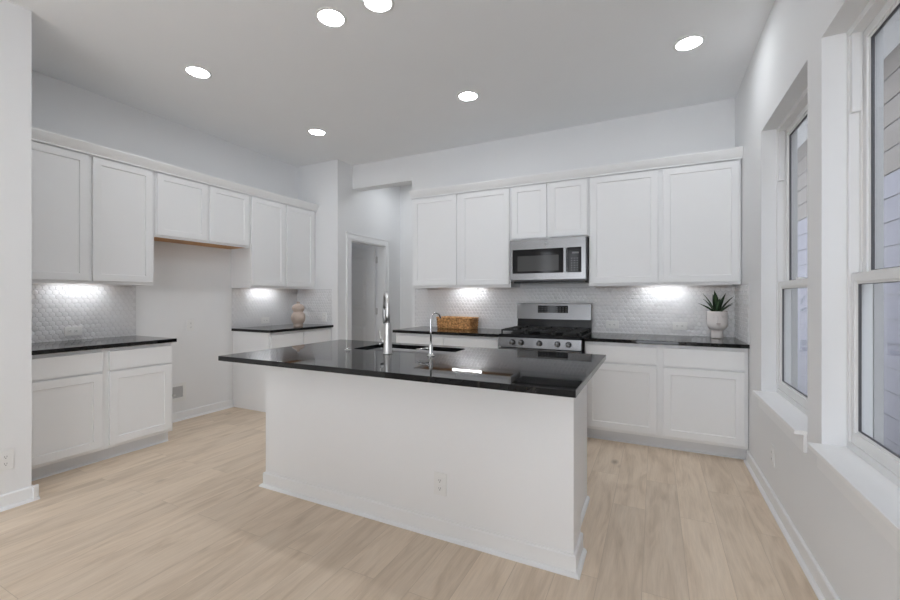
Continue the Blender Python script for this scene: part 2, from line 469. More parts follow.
lx1, lx0 = -.150, -.150 - .76
panel_leaf(m, lx0, lx1, .012, DZ - .02, DW - .055, DW - .02, [(lx0 + .12, lx1 - .165, .24, .84), (lx0 + .12, lx1 - .165, 1.06, 1.90)])
leaf = m.build('door_leaf', M_DOOR, door)
for z in (0.25, 1.06, 1.85):
    m = MB(); m.tube([(-.126, DW - .026, z - .05), (-.126, DW - .026, z + .05)], .007, 10)
    m.box((-.149, DW - .03, z - .05), (-.118, DW - .014, z + .05))
    m.build('hinge', M_NICKEL, door)
m = MB(); m.lathe([(.03, 0), (.03, .006), (.012, .01), (.012, .035), (.028, .045), (.03, .06), (.018, .07), (0, .072)], (lx0 + .06, DW - .055 - .0, 1.0), 20, 'Y')
for v in m.bm.verts: v.co.y = 2 * (DW - .055) - v.co.y
m.build('knob', M_NICKEL, door)

# ------------------------------------------------------------------ windows
def window(name, y0, y1):
    W = y1 - y0
    r = struct_root(name, (XR, y0, WZ0))
    H = WZ1 - WZ0
    xa = 0.083                      # frame face set back from the wall plane
    z0 = 0.022                      # top of the stool
    m = MB()                        # outer frame with two tracks
    f = 0.022
    for ya, yb in ((0, f), (W - f, W)): m.box((xa, ya, z0), (xa + .075, yb, H))
    m.box((xa, f, H - .03), (xa + .075, W - f, H)); m.box((xa, f, z0), (xa + .075, W - f, z0 + .03))
    for s in (0, 1):                # narrow stops inside the tracks
        ya, yb = ((f, f + .010), (W - f - .010, W - f))[s]
        m.box((xa + .034, ya, z0 + .03), (xa + .042, yb, H - .03))
    m.build('window_frame', M_VINYL, r)
    zr0, zr1 = 1.335 - WZ0, 1.378 - WZ0
    sw = 0.036
    def sash(pn, x0, x1, za, zb, bot, top, side):
        m = MB()
        m.box((x0, f + .002, za), (x1, f + side, zb)); m.box((x0, W - f - side, za), (x1, W - f - .002, zb))
        m.box((x0, f + side, za), (x1, W - f - side, za + bot)); m.box((x0, f + side, zb - top), (x1, W - f - side, zb))
        # inner glazing bead
        b = .010
        for (ya, yb, z_, zz) in ((f + side, f + side + b, za + bot, zb - top), (W - f - side - b, W - f - side, za + bot, zb - top),
                               (f + side + b, W - f - side - b, za + bot, za + bot + b), (f + side + b, W - f - side - b, zb - top - b, zb - top)):
            m.box((x0 + .008, ya, z_), (x1 - .004, yb, zz))
        o = m.build(pn, M_VINYL, r)
        g = MB(); b2 = .0025
        ya, yb, z_, zz = f + side + b, W - f - side - b, za + bot + b, zb - top - b
        for (p, q, u, v) in ((ya, ya + b2, z_, zz), (yb - b2, yb, z_, zz), (ya + b2, yb - b2, z_, z_ + b2), (ya + b2, yb - b2, zz - b2, zz)):
            g.box((x0 + .010, p, u), (x1 - .006, q, v))
        g.build('gasket', M_GASKET, o)
        gl = MB(); gl.box((x0 + .014, ya, z_), (x0 + .018, yb, zz)); gl.build('glass_pane', M_GLASS, o)
        return o
    sash('upper_sash', xa + .042, xa + .070, zr0 + .006, H - .03, .035, .036, .040)
    lo = sash('lower_sash', xa + .008, xa + .034, z0 + .03, zr1, .045, .036, .026)
    m = MB(); m.box((xa - .006, W * .5 - .03, zr1), (xa + .026, W * .5 + .03, zr1 + .012), .003); m.build('sash_lock', M_VINYL, lo)
    for s in (0, 1):
        ya, yb = ((f, f + .022), (W - f - .022, W - f))[s]
        box((xa + .004, ya, 2.05 - WZ0), (xa + .034, yb, H - .03), .002).build('balance_cover', M_VINYL, r)
    m = MB()
    for ya, yb, za, zb in ((-.05, .030, -.03, H + .05), (W - .030, W + .05, -.03, H + .05), (.030, W - .030, H - .02, H + .05), (.030, W - .030, -.03, z0 + .022)): m.box((xa + .0765, ya, za), (xa + .105, yb, zb))
    m.build('exterior_trim', M_POSTW, r)
    box((-.05, 0.001, 0), (xa + .01, W - .001, z0), .003).build('window_sill', M_SILL, r)
    box((-.016, 0.001, -.085), (-.0, W - .001, -.0005), .003).build('sill_apron', M_TRIM, r)
    return r
window('window_1', *W_FAR)
window('window_2', *W_NEAR)

# ------------------------------------------------------------------ outdoors: the neighbouring house
hs = thing('neighbour_house', 'neighbouring house with pale lap siding seen through both windows', 'house', (2.05, 1.0, -0.35))
SE = 0.235
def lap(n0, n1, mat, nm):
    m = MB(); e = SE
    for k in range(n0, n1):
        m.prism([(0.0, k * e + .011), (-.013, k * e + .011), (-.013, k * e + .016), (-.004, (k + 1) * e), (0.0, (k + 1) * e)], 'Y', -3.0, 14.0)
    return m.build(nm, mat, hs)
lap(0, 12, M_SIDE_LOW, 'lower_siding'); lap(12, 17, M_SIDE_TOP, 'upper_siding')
box((.001, -3.0, 0), (.2, 14.0, 4.1)).build('sheathing', M_BIN, hs)
box((-.34, -3.0, 17 * SE), (.2, 14.0, 17 * SE + .05)).build('soffit', M_SOFFIT, hs)
box((-.36, -3.0, 17 * SE - .02), (-.34, 14.0, 17 * SE + .18)).build('fascia_board', M_POSTW, hs)
box((-.02, 8.55, 0), (-.001 - .016, 8.65, 3.9)).build('corner_board', M_POSTW, hs)
struct('ground_outside', box((XR + WT + .001, -3.6, -.6), (12, 16, -.35)), M_GRASS)
mt = thing('meter_box', 'small dark utility box on the neighbouring siding beyond the far window', 'box', (2.02, 7.1, 1.13))
box((-.09, -.16, 0), (0, .16, .26), .01).build('enclosure', M_BIN, mt)
MB().lathe([(.055, 0), (.055, .05), (.03, .07), (0, .07)], (0, 0, 0), 20).build('meter_dome', M_BIN, mt).location = (-.05, 0, .26)

# ------------------------------------------------------------------ cabinets
def shaker(x0, x1, z0, z1, y0, y1, fr=0.057, rec=0.008):
    m = MB(); bm = m.bm
    ch = 0.0025
    def ring(a, b, c, d, y): return [bm.verts.new(p) for p in ((a, y, c), (b, y, c), (b, y, d), (a, y, d))]
    r0 = ring(x0, x1, z0, z1, y1); r1 = ring(x0, x1, z0, z1, y0 + ch); r2 = ring(x0 + ch, x1 - ch, z0 + ch, z1 - ch, y0)
    r3 = ring(x0 + fr, x1 - fr, z0 + fr, z1 - fr, y0); r4 = ring(x0 + fr + .004, x1 - fr - .004, z0 + fr + .004, z1 - fr - .004, y0 + rec)
    for a, b in ((r0, r1), (r1, r2), (r2, r3), (r3, r4)):
        for k in range(4): bm.faces.new((a[k], a[(k + 1) % 4], b[(k + 1) % 4], b[k]))
    bm.faces.new(r4); bm.faces.new(list(reversed(r0)))
    return m
def slab(x0, x1, z0, z1, y0, y1): return box((x0, y0, z0), (x1, y1, z1), .0025)
DT = 0.02
def base_cabinet(name, label, group, loc, rz, x0, x1, bays, end_to_floor=(), drawers=True, depth=0.60, ztop=CU):
    """local x along the front, y=0 the face frame plane (doors at -DT), y grows to the wall"""
    r = thing(name, label, 'cabinet', loc, rz, group)
    g = .0012
    m = MB(); m.box((x0 + g, 0, .10), (x1 - g, depth, ztop - .0005))
    m.box((x0 + g, .075, .0), (x1 - g, depth, .10))
    for s in end_to_floor:
        m.box(((x0 + g, x0 + .018) if s == 0 else (x1 - .018, x1 - g))[0], ) if False else None
        a, b = ((x0 + g, x0 + .018) if s == 0 else (x1 - .018, x1 - g))
        m.box((a, 0, 0), (b, .08, .10))
    m.build('carcass', M_CAB, r)
    a = x0 + (.02 if 0 in end_to_floor else .002); b = x1 - (.02 if 1 in end_to_floor else .002)
    m = MB(); m.box((a, .066, 0.0), (b, .0745, .099))
    m.prism([(.066, 0), (.056, 0), (.058, .008), (.066, .012)], 'X', a, b)
    m.build('toe_kick', M_TOE, r)
    for (p, q) in bays:
        slab(p, q, .708, .856, -DT, -.0005).build('drawer_front', M_CAB, r)
        shaker(p, q, .125, .694, -DT, -.0005).build('door', M_CAB, r)
    return r
def wall_cabinet(name, label, group, loc, rz, x0, x1, doors, z0, z1, dz0, dz1, depth=0.305):
    r = thing(name, label, 'cabinet', loc, rz, group)
    g = .0012
    m = MB()
    m.box((x0 + g, 0, z0), (x0 + .018, depth, z1)); m.box((x1 - .018, 0, z0), (x1 - g, depth, z1))
    m.box((x0 + .018, 0, z0), (x1 - .018, .02, z1)); m.box((x0 + .018, .02, z0 + .05), (x1 - .018, depth, z1))
    m.build('carcass', M_CAB, r)
    box((x0 + .019, .0205, z0 + .030 if z0 < 1.5 else z0 + .003), (x1 - .019, depth - .001, z0 + .0495)).build('bottom_panel', M_WOOD, r)
    for (p, q) in doors: shaker(p, q, dz0, dz1, -DT, -.0005).build('door', M_CAB, r)
    return r
R90 = PI / 2
GB, GU = 'white base cabinets', 'white wall cabinets'
# main run: face plane Y = 3.885 (doors 3.865), cabinets run along X
FM = 3.885
base_cabinet('base_cabinet', 'white base cabinet under the black counter to the right of the range', GB, (0, FM, 0), 0, -.566, XR - .003, [(-.553, .016), (.062, .622)], depth=YB - FM - .002)
base_cabinet('base_cabinet', 'white base cabinet between the hallway opening and the range', GB, (0, FM, 0), 0, -2.595, -1.362, [(-2.575, -1.995), (-1.975, -1.385)], end_to_floor=(0,), depth=YB - FM - .002)
# left runs: local x -> world Y, local y -> world -X
FL = -3.815
base_cabinet('base_cabinet', 'white base cabinet left of the empty refrigerator space, under the near black counter', GB, (FL, 0, 0), R90, YSE + .005, 2.193, [(1.21, 1.669), (1.715, 2.175)], end_to_floor=(), depth=FL - XL - .002)
base_cabinet('base_cabinet', 'white base cabinet under the vase, right of the empty refrigerator space', GB, (FL, 0, 0), R90, 3.21, YS - .002, [(3.228, 3.685), (3.707, 4.16)], end_to_floor=(0,), depth=FL - XL - .002)
FU = 4.165
dep = YB - FU - .002
DZ0, DZ1 = 1.408, 2.418
wall_cabinet('wall_cabinet', 'white two-door wall cabinet above the wicker basket, left of the microwave', GU, (0, FU, 0), 0, -2.555, -1.347, [(-2.53, -1.974), (-1.925, -1.362)], ZU, 2.435, DZ0, DZ1, dep)
wall_cabinet('wall_cabinet', 'short white two-door wall cabinet directly above the microwave', GU, (0, FU, 0), 0, -1.346, -.568, [(-1.332, -.972), (-.946, -.582)], 1.862, 2.435, 1.876, DZ1, dep)
wall_cabinet('wall_cabinet', 'white two-door wall cabinet between the microwave and the window wall', GU, (0, FU, 0), 0, -.567, XR - .004, [(-.552, .027), (.066, .634)], ZU, 2.435, DZ0, DZ1, dep)
LU = -4.095
dep = LU - XL - .002
wall_cabinet('wall_cabinet', 'white two-door wall cabinet at the far left, above the near counter', GU, (LU, 0, 0), R90, YSE + .005, 2.192, [(1.21, 1.698), (1.725, 2.172)], ZU, 2.435, DZ0, DZ1, dep)
wall_cabinet('wall_cabinet', 'short white wall cabinet above the empty refrigerator space, orange wood underside', GU, (LU, 0, 0), R90, 2.193, 3.19, [(2.21, 2.682), (2.714, 3.162)], 1.83, 2.435, 1.848, DZ1, dep)
wall_cabinet('wall_cabinet', 'white two-door wall cabinet above the vase in the left corner', GU, (LU, 0, 0), R90, 3.191, YS - .002, [(3.201, 3.667), (3.697, 4.15)], ZU, 2.435, DZ0, DZ1, dep)

# crown mouldings on the cabinet tops
def crown_prof(face, sgn, z0=2.424, z1=2.510):
    pts = [(0, z0), (.010, z0), (.010, z0 + .012)]
    for k in range(0, 7):
        t = k / 6
        pts.append((.012 + .036 * t + .003 * math.sin(t * PI), z0 + .014 + (z1 - z0 - .028) * t))
    pts += [(.050, z1 - .012), (.050, z1), (0, z1)]
    return [(face + sgn * u, z) for u, z in pts]
m = MB(); m.prism(crown_prof(FU - .0215, -1), 'X', -2.556, XR - .002); m.box((-2.556, FU - .0215, 2.49), (XR - .002, FU + .05, 2.51))
m.build('trim_1', M_TRIM); tag(bpy.data.objects['trim_1'], 'white crown moulding along the top of the back wall cabinets', kind='structure')
m = MB(); m.prism(crown_prof(LU + .0215, 1), 'Y', YSE + .002, YS - .001); m.box((LU - .05, YSE + .002, 2.49), (LU + .0215, YS - .001, 2.51))
m.build('trim_2', M_TRIM); tag(bpy.data.objects['trim_2'], 'white crown moulding along the top of the left wall cabinets', kind='structure')

# ------------------------------------------------------------------ countertops
def counter(label, a, b, group='black granite counters'):
    o = box(a, b, .003).build('countertop', M_GRANITE); return tag(o, label, 'countertop', group)
counter('black granite countertop right of the range, under the potted plant', (-.572, 3.844, CU), (XR - .002, YB - .002, CT))
counter('black granite countertop left of the range, under the wicker basket', (-2.614, 3.844, CU), (-1.358, YB - .002, CT))
counter('black granite countertop left of the empty refrigerator space', (XL + .002, YSE + .003, CU), (-3.774, 2.206, CT))
counter('black granite countertop under the vase in the left corner', (XL + .002, 3.194, CU), (-3.774, YS - .002, CT))

# ------------------------------------------------------------------ hexagon tile backsplashes
def hexwall(name, w, z0, z1, loc, rz, seed):
    """local x along the wall, -y out of the wall"""
    rnd = random.Random(seed)
    r = struct_root(name, loc, rz)
    box((0, -.004, z0), (w, -.0003, z1)).build('grout_bed', M_GROUT, r)
    bm = bmesh.new(); d = 0.042; R = d / math.sqrt(3); rows = int((z1 - z0) / (1.5 * R)) + 2
    def cl(x, z): return (min(max(x, .0005), w - .0005), min(max(z, z0 + .0005), z1 - .0005))
    for j in range(rows):
        zc = z0 + j * 1.5 * R
        for i in range(int(w / d) + 2):
            xc = i * d + (d / 2 if j % 2 else 0)
            if xc < 0.004 or xc > w - .004 or zc > z1 - .004 or zc < z0: continue
            tx, tz = rnd.uniform(-1, 1) * .0016, rnd.uniform(-1, 1) * .0016
            rings = []
            for rad, h in ((R * .97, .0045), (R * .945, .0058), (R * .72, .0071), (R * .36, .0078)):
                ring = []
                for k in range(6):
                    a = PI / 6 + k * PI / 3
                    x, z = cl(xc + rad * math.cos(a), zc + rad * math.sin(a))
                    hh = h + (tx * (x - xc) / R + tz * (z - zc) / R if h > .004 else 0)
                    ring.append(bm.verts.new((x, -hh, z)))
                rings.append(ring)
            for a, b in zip(rings, rings[1:]):
                for k in range(6):
                    try:
                        f = bm.faces.new((a[k], a[(k + 1) % 6], b[(k + 1) % 6], b[k])); f.smooth = False
                    except ValueError: pass
            bm.faces.new(rings[-1])
    bmesh.ops.remove_doubles(bm, verts=bm.verts[:], dist=1e-5)
    bmesh.ops.dissolve_degenerate(bm, edges=bm.edges[:], dist=1e-5)
    me = bpy.data.meshes.new('tile_field'); bm.normal_update(); bm.to_mesh(me); bm.free(); me.materials.append(M_TILE)
    o = bpy.data.objects.new('tile_field', me); COL.objects.link(o); o.parent = r
    return r
T0, T1 = CT + .001, ZU
hexwall('backsplash_back', XR - .002 + 2.715, T0, T1, (-2.715, YB, 0), 0, 1)
hexwall('backsplash_left_near', 2.205 - YSE - .003, T0, T1, (XL, YSE + .003, 0), R90, 2)
hexwall('backsplash_left_corner', YS - 3.2 - .012, T0, T1, (XL, 3.2, 0), R90, 3)
hexwall('backsplash_corner_back', 0.62, T0, T1, (XL + .001, YS, 0), 0, 4)
# short tiled return on the window wall: x along -Y
hexwall('backsplash_right', YB - 3.87 - .012, T0, T1, (XR, YB - .011, 0), -R90, 5)

# ------------------------------------------------------------------ outlets
def outlet(label, loc, rz, horizontal=False, kind='duplex'):
    r = thing('wall_outlet', label, 'outlet', loc, rz, 'white wall outlets')
    hw, hh = (.060, .038) if horizontal else (.037, .060)
    box((-hw, -.006, -hh), (hw, 0, hh), .002).build('cover_plate', M_PLATE, r)
    if kind == 'switch':
        o = box((-hw * .28, -.010, -hh * .30), (hw * .28, -.006, hh * .30), .0015).build('rocker', M_PLATE, r)
        return r
    for s in (-1, 1):
        m = MB()
        c = (s * .021, 0) if horizontal else (0, s * .021)
        m.box((c[0] - .016, -.0085, c[1] - .0145), (c[0] + .016, -.0061, c[1] + .0145), .001)
        f = m.build('receptacle', M_PLATE, r)
        m = MB()
        if horizontal:
            m.box((c[0] - .004, -.009, c[1] + .004), (c[0] + .005, -.0086, c[1] + .006)); m.box((c[0] - .004, -.009, c[1] - .006), (c[0] + .005, -.0086, c[1] - .004))
            m.lathe([(.0025, -.0090), (.0025, -.0086)], (c[0] - .009, 0, c[1]), 10, 'Y')
        else:
            m.box((c[0] + .004, -.009, c[1] - .003), (c[0] + .006, -.0086, c[1] + .006)); m.box((c[0] - .006, -.009, c[1] - .003), (c[0] - .004, -.0086, c[1] + .006))
            m.lathe([(.0025, -.0090), (.0025, -.0086)], (c[0], 0, c[1] - .008), 10, 'Y')
        m.build('slot', M_SLOT, f)
    return r
TY = .0098
outlet('sideways white outlet in the tile just right of the range', (-.383, YB - TY, 1.0), 0, True)
outlet('sideways white outlet in the tile left of the potted plant', (.215, YB - TY, 1.005), 0, True)
outlet('sideways white outlet in the tile above the near left counter', (XL + TY, 1.728, .99), R90, True)
outlet('sideways white outlet in the tile left of the vase', (XL + TY, 3.655, .985), R90, True)
outlet('white outlet in the tile right of the vase', (-3.92, YS - TY, 1.012), 0, False)
outlet('white outlet on the bare wall of the empty refrigerator space', (XL + .0002, 2.72, .98), R90, False)
outlet('white outlet low on the window wall under the far window', (XR - .0002, 3.155, .307), -R90, False)
outlet('white outlet on the front panel of the kitchen island', (-1.028, 1.965 - .0002, .278), 0, False)
outlet('white outlet low on the near left wall beside the baseboard', (XS + .0002, 1.052, .293), R90, False)

wbx = thing('water_outlet_box', 'recessed white water line box low on the wall of the refrigerator space', 'box', (XL + .0002, 2.567, .298), R90)
m = MB()
for a, b in (((-.105, -.008, -.10), (-.072, 0, .09)), ((.072, -.008, -.10), (.105, 0, .09)), ((-.072, -.008, .058), (.072, 0, .09)), ((-.072, -.008, -.10), (.072, 0, -.058))): m.box(a, b)
m.build('flange', M_PLATE, wbx)
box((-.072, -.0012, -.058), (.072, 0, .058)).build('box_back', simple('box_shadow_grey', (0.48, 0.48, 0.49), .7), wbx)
m = MB(); m.tube([(-.03, -.002, -.02), (-.03, -.03, -.02)], .009, 10); m.box((-.042, -.036, -.024), (-.018, -.030, -.016)); m.build('valve', M_NICKEL, wbx)

# ------------------------------------------------------------------ kitchen island
IX0, IX1, IY0, IY1 = -2.421, -.275, 1.661, 2.777
isl = thing('kitchen_island', 'white panelled kitchen island base in the middle of the floor', 'kitchen island', (0, 0, 0))
BX0, BX1, BY0, BY1 = -2.365, -.335, 1.965, 2.165
m = MB(); m.box((BX0, BY0, 0), (BX1, BY1, CU - .0006)); m.build('front_panel', M_CAB, isl)
CX0, CX1, CY1 = -2.345, -.385, 2.745
m = MB()
m.box((CX0, BY1 + .0005, 0), (CX0 + .018, CY1, CU - .0006)); m.box((CX1 - .018, BY1 + .0005, 0), (CX1, CY1, CU - .0006))
m.box((CX0 + .018, BY1 + .0005, .10), (CX1 - .018, CY1 - .02, .12)); m.box((CX0 + .018, CY1 - .02, .10), (CX1 - .018, CY1, CU - .0006))
m.box((CX0 + .018, CY1 - .09, 0), (CX1 - .018, CY1 - .075, .10))
m.build('carcass', M_CAB, isl)
bw = (CX1 - CX0) / 4
for k in range(4):
    shaker(CX0 + k * bw + .012, CX0 + (k + 1) * bw - .012, .125, .856, 0, DT - .001).build('door', M_CAB, isl)
    o = isl.children[-1]
    for v in o.data.vertices: v.co.y = CY1 + DT - v.co.y
    o.data.flip_normals()
m = MB()
def wrap(mb, prof, pts, closed=False):
    """sweep a (out,z) profile round a convex corner path of axis-aligned runs, mitred; pts run clockwise seen from above with outside on the left"""
    n = len(pts); rings = []
    for i, p in enumerate(pts):
        P = Vector(p)
        d0 = (P - Vector(pts[i - 1])).normalized() if i > 0 else None
        d1 = (Vector(pts[i + 1]) - P).normalized() if i < n - 1 else None
        nn = lambda d: Vector((d.y, -d.x))
        if d0 is None: off = nn(d1)
        elif d1 is None: off = nn(d0)
        else: off = nn(d0) + nn(d1)
        rings.append([mb.bm.verts.new((P.x + off.x * u, P.y + off.y * u, z)) for u, z in prof])
    k = len(prof)
    for a, b in zip(rings, rings[1:]):
        for j in range(k): mb.bm.faces.new((a[j], a[(j + 1) % k], b[(j + 1) % k], b[j]))
    mb.bm.faces.new(rings[0]); mb.bm.faces.new(list(reversed(rings[-1])))
IBP = base_profile(.092, .013, .018)
wrap(m, IBP, [(BX0, BY1), (BX0, BY0), (BX1, BY0), (BX1, BY1)])
m.build('baseboard', M_TRIM, isl)
SHOE = [(0, 0), (.018, 0), (.016, .010), (.010, .016), (0, .018)]
for pth in ([(CX1, BY1 + .001), (CX1, CY1 - .002)], [(CX0, CY1 - .002), (CX0, BY1 + .001)]):
    m = MB(); wrap(m, SHOE, pth); m.build('shoe_moulding', M_TRIM, isl)
m = MB(); wrap(m, [(0, CU - .052), (.010, CU - .052), (.010, CU - .0012), (0, CU - .0012)], [(BX0, BY1), (BX0, BY0), (BX1, BY0), (BX1, BY1)])
m.build('support_rail', M_TRIM, isl)

# island worktop with a rounded sink cutout: flat filled outline, thickened
SX0, SX1, SY0, SY1 = -1.915, -1.185, 2.305, 2.675
def rrect(x0, x1, y0, y1, r, n=6):
    p = []
    for cx, cy, a0 in ((x1 - r, y1 - r, 0), (x0 + r, y1 - r, PI / 2), (x0 + r, y0 + r, PI), (x1 - r, y0 + r, 3 * PI / 2)):
        for k in range(n + 1): a = a0 + PI / 2 * k / n; p.append((cx + r * math.cos(a), cy + r * math.sin(a)))
    return p
def slab_with_hole(outer, inner, z0, z1):
    bm = bmesh.new()
    def loop(pts, z): 
        vs = [bm.verts.new((x, y, z)) for x, y in pts]
        return vs, [bm.edges.new((vs[i], vs[(i + 1) % len(vs)])) for i in range(len(vs))]
    for z in (z0, z1):
        vo, eo = loop(outer, z); vi, ei = loop(inner, z)
        bmesh.ops.triangle_fill(bm, use_beauty=True, edges=eo + ei)
        if z == z0: lo = (vo, vi)
        else: hi = (vo, vi)
    for a, b in zip(lo, hi):
        for k in range(len(a)): bm.faces.new((a[k], a[(k + 1) % len(a)], b[(k + 1) % len(a)], b[k]))
    m = MB(); m.bm.free(); m.bm = bm
    return m
c = .003
outer = [(IX0, IY0), (IX1, IY0), (IX1, IY1), (IX0, IY1)]
it = slab_with_hole(outer, rrect(SX0, SX1, SY0, SY1, .05), CU, CT).build('island_worktop', M_GRANITE)
tag(it, 'long polished black granite worktop on the white kitchen island', 'countertop')
bv = it.modifiers.new('edge', 'BEVEL'); bv.width = .0025; bv.segments = 2; bv.limit_method = 'ANGLE'

sink = thing('kitchen_sink', 'stainless undermount sink set into the island worktop', 'sink', ((SX0 + SX1) / 2, (SY0 + SY1) / 2, CU))
m = MB(); hx, hy = (SX1 - SX0) / 2, (SY1 - SY0) / 2
rings = []
for ins, z in ((-.022, -.001), (.004, -.001), (.006, -.02), (.012, -.17), (.04, -.20)):
    rings.append([m.bm.verts.new((x, y, z)) for x, y in rrect(-hx + ins, hx - ins, -hy + ins, hy - ins, max(.05 - ins * .3, .03))])
for a, b in zip(rings, rings[1:]):
    for k in range(len(a)):
        f = m.bm.faces.new((a[k], a[(k + 1) % len(a)], b[(k + 1) % len(a)], b[k])); f.smooth = True
m.bm.faces.new(rings[-1])
m.build('basin', M_SINK, sink)
MB().lathe([(.045, -.1985), (.045, -.196), (.03, -.197), (.02, -.199), (0, -.199)], (0, .03, 0), 24).build('drain', M_CHROME, sink)

# pull-down faucet
fx, fy = -1.535, 2.205
fc = thing('kitchen_faucet', 'tall brushed nickel pull-down faucet at the island sink', 'faucet', (fx, fy, CT))
MB().lathe([(.031, 0), (.031, .006), (.027, .012), (.0255, .10), (.0235, .150), (.0225, .192), (.0215, .196), (0, .196)], n=28).build('body', M_NICKEL, fc)
phi = math.radians(42); dv = Vector((-math.sin(phi), math.cos(phi), 0))
reach = .165
pts = [Vector((0, 0, .19)), Vector((0, 0, .25)), Vector((0, 0, .30))]
for k in range(1, 15):
    a = PI * k / 15
    pts.append(dv * (reach / 2 * (1 - math.cos(a))) + Vector((0, 0, .30 + reach / 2 * math.sin(a))))
pts.append(dv * reach + Vector((0, 0, .295)))
MB().tube(pts, .0145, 16).build('spout', M_NICKEL, fc)
hd = [dv * reach + Vector((0, 0, z)) for z in (.296, .27, .235, .195, .185)]
MB().tube(hd, [.0140, .0145, .015, .015, .012], 16).build('spray_head', M_DARKMET, fc)
m = MB(); m.tube([(-.02, 0, .075), (-.050, 0, .075)], .013, 14); m.tube([(-.044, 0, .075), (-.056, -.002, .10), (-.064, -.004, .15)], [.007, .006, .005], 10)
m.build('handle', M_NICKEL, fc)

# slender filtered-water tap
tp = thing('water_tap', 'slender chrome gooseneck water tap right of the tall faucet', 'faucet', (-1.236, 2.235, CT))
MB().lathe([(.024, 0), (.024, .004), (.017, .010), (.013, .02), (.0125, .07), (.009, .078), (0, .078)], n=24).build('body', M_CHROME, tp)
pts = [Vector((0, 0, .07)), Vector((0, 0, .15)), Vector((0, 0, .22))]
d2 = Vector((.25, .97, 0)).normalized()
for k in range(1, 13):
    a = PI * .93 * k / 12
    pts.append(d2 * (.045 * (1 - math.cos(a))) + Vector((0, 0, .22 + .045 * math.sin(a))))
MB().tube(pts, .0055, 12).build('spout', M_CHROME, tp)
m = MB(); m.tube([(-.008, -.004, .045), (-.03, -.012, .047)], .008, 12); m.tube([(-.028, -.012, .047), (-.085, -.035, .040)], [.005, .0035], 10)
m.build('handle', M_CHROME, tp)
asw = thing('air_switch', 'small round metal button in the island worktop left of the sink', 'switch', (-1.885, 2.235, CT))
MB().lathe([(.023, 0), (.023, .004), (.020, .006), (0, .006)], n=24).build('collar', M_NICKEL, asw)
MB().lathe([(.013, .006), (.013, .014), (.010, .016), (0, .016)], n=24).build('button', M_CHROME, asw)

# ------------------------------------------------------------------ range
RX0, RX1 = -1.350, -.579
rg = thing('gas_range', 'stainless steel gas range with black cooktop against the tiled wall', 'stove', ((RX0 + RX1) / 2, 3.80, 0))
W2 = (RX1 - RX0) / 2
m = MB(); m.box((-W2, .045, .03), (W2, .66, .905)); m.build('body', M_BLACK, rg)
for sx in (-1, 1):
    for yy in (.10, .60): MB().lathe([(.018, 0), (.018, .03)], (sx * (W2 - .05), yy, 0), 12).build('foot', M_IRON, rg)
m = MB(); m.prism([(.0, .905), (.66, .905), (.66, .925), (.0, .925), (-.022, .905), (-.022, .897), (0, .897)], 'X', -W2, W2); ck = m.build('cooktop', M_BLACK, rg)
# control panel, leaning back a little
m = MB(); m.prism([(-.030, .805), (.046, .805), (.046, .8965), (-.018, .8965)], 'X', -W2, W2); cp = m.build('control_panel', M_STEELD, rg)
for kx in (-1.206, -1.121, -.95, -.786, -.688):
    x = kx - (RX0 + RX1) / 2
    m = MB(); m.lathe([(.026, -.024), (.026, -.030), (.021, -.034), (.020, -.058), (.016, -.062), (0, -.062)], (x, 0, .853), 22, 'Y')
    k = m.build('knob', M_STEELD, rg)
    box((x - .003, -.066, .836), (x + .003, -.0615, .872)).build('pointer', M_DARKMET, k)
od = box((-W2 + .002, -.022, .235), (W2 - .002, .044, .795), .004).build('oven_door', M_STEELD, rg)
box((-W2 + .09, -.0235, .34), (W2 - .09, -.0222, .64)).build('oven_window', M_GLASSBLK, od)
m = MB(); m.tube([(-W2 + .05, -.075, .745), (W2 - .05, -.075, .745)], .013, 14)
for s in (-1, 1): m.tube([(s * (W2 - .08), -.075, .745), (s * (W2 - .08), -.022, .745)], .010, 10)
m.build('door_handle', M_STEELD, od)
box((-W2 + .002, -.020, .04), (W2 - .002, .044, .225), .004).build('storage_drawer', M_STEELD, rg)
# back guard
m = MB(); m.prism([(.600, .925), (.66, .925), (.66, 1.05), (.612, 1.05)], 'X', -W2, W2); m.build('back_riser', M_BLACK, rg)
m = MB(); m.prism([(.585, 1.045), (.66, 1.045), (.66, 1.210), (.612, 1.210), (.600, 1.205)], 'X', -W2, W2); bg = m.build('back_guard', M_STEELD, rg)
# display follows the guard's lean
def lean(z): return .585 + (z - 1.045) * (.015 / .160) - .0012
m = MB(); m.prism([(lean(1.112), 1.112), (lean(1.112) + .004, 1.112), (lean(1.188) + .004, 1.188), (lean(1.188), 1.188)], 'X', -.158, .158)
dp = m.build('display_panel', M_GLASSBLK, bg)
for blk in (range(0, 4), range(6, 10)):
    m = MB()
    for i in blk:
        for j in range(3):
            z = 1.124 + j * .021; x = -.140 + i * .031
            m.box((x - .007, lean(z) - .0006, z - .003), (x + .007, lean(z) + .0006, z + .003))
    m.build('button_print', M_BUTTON, dp)
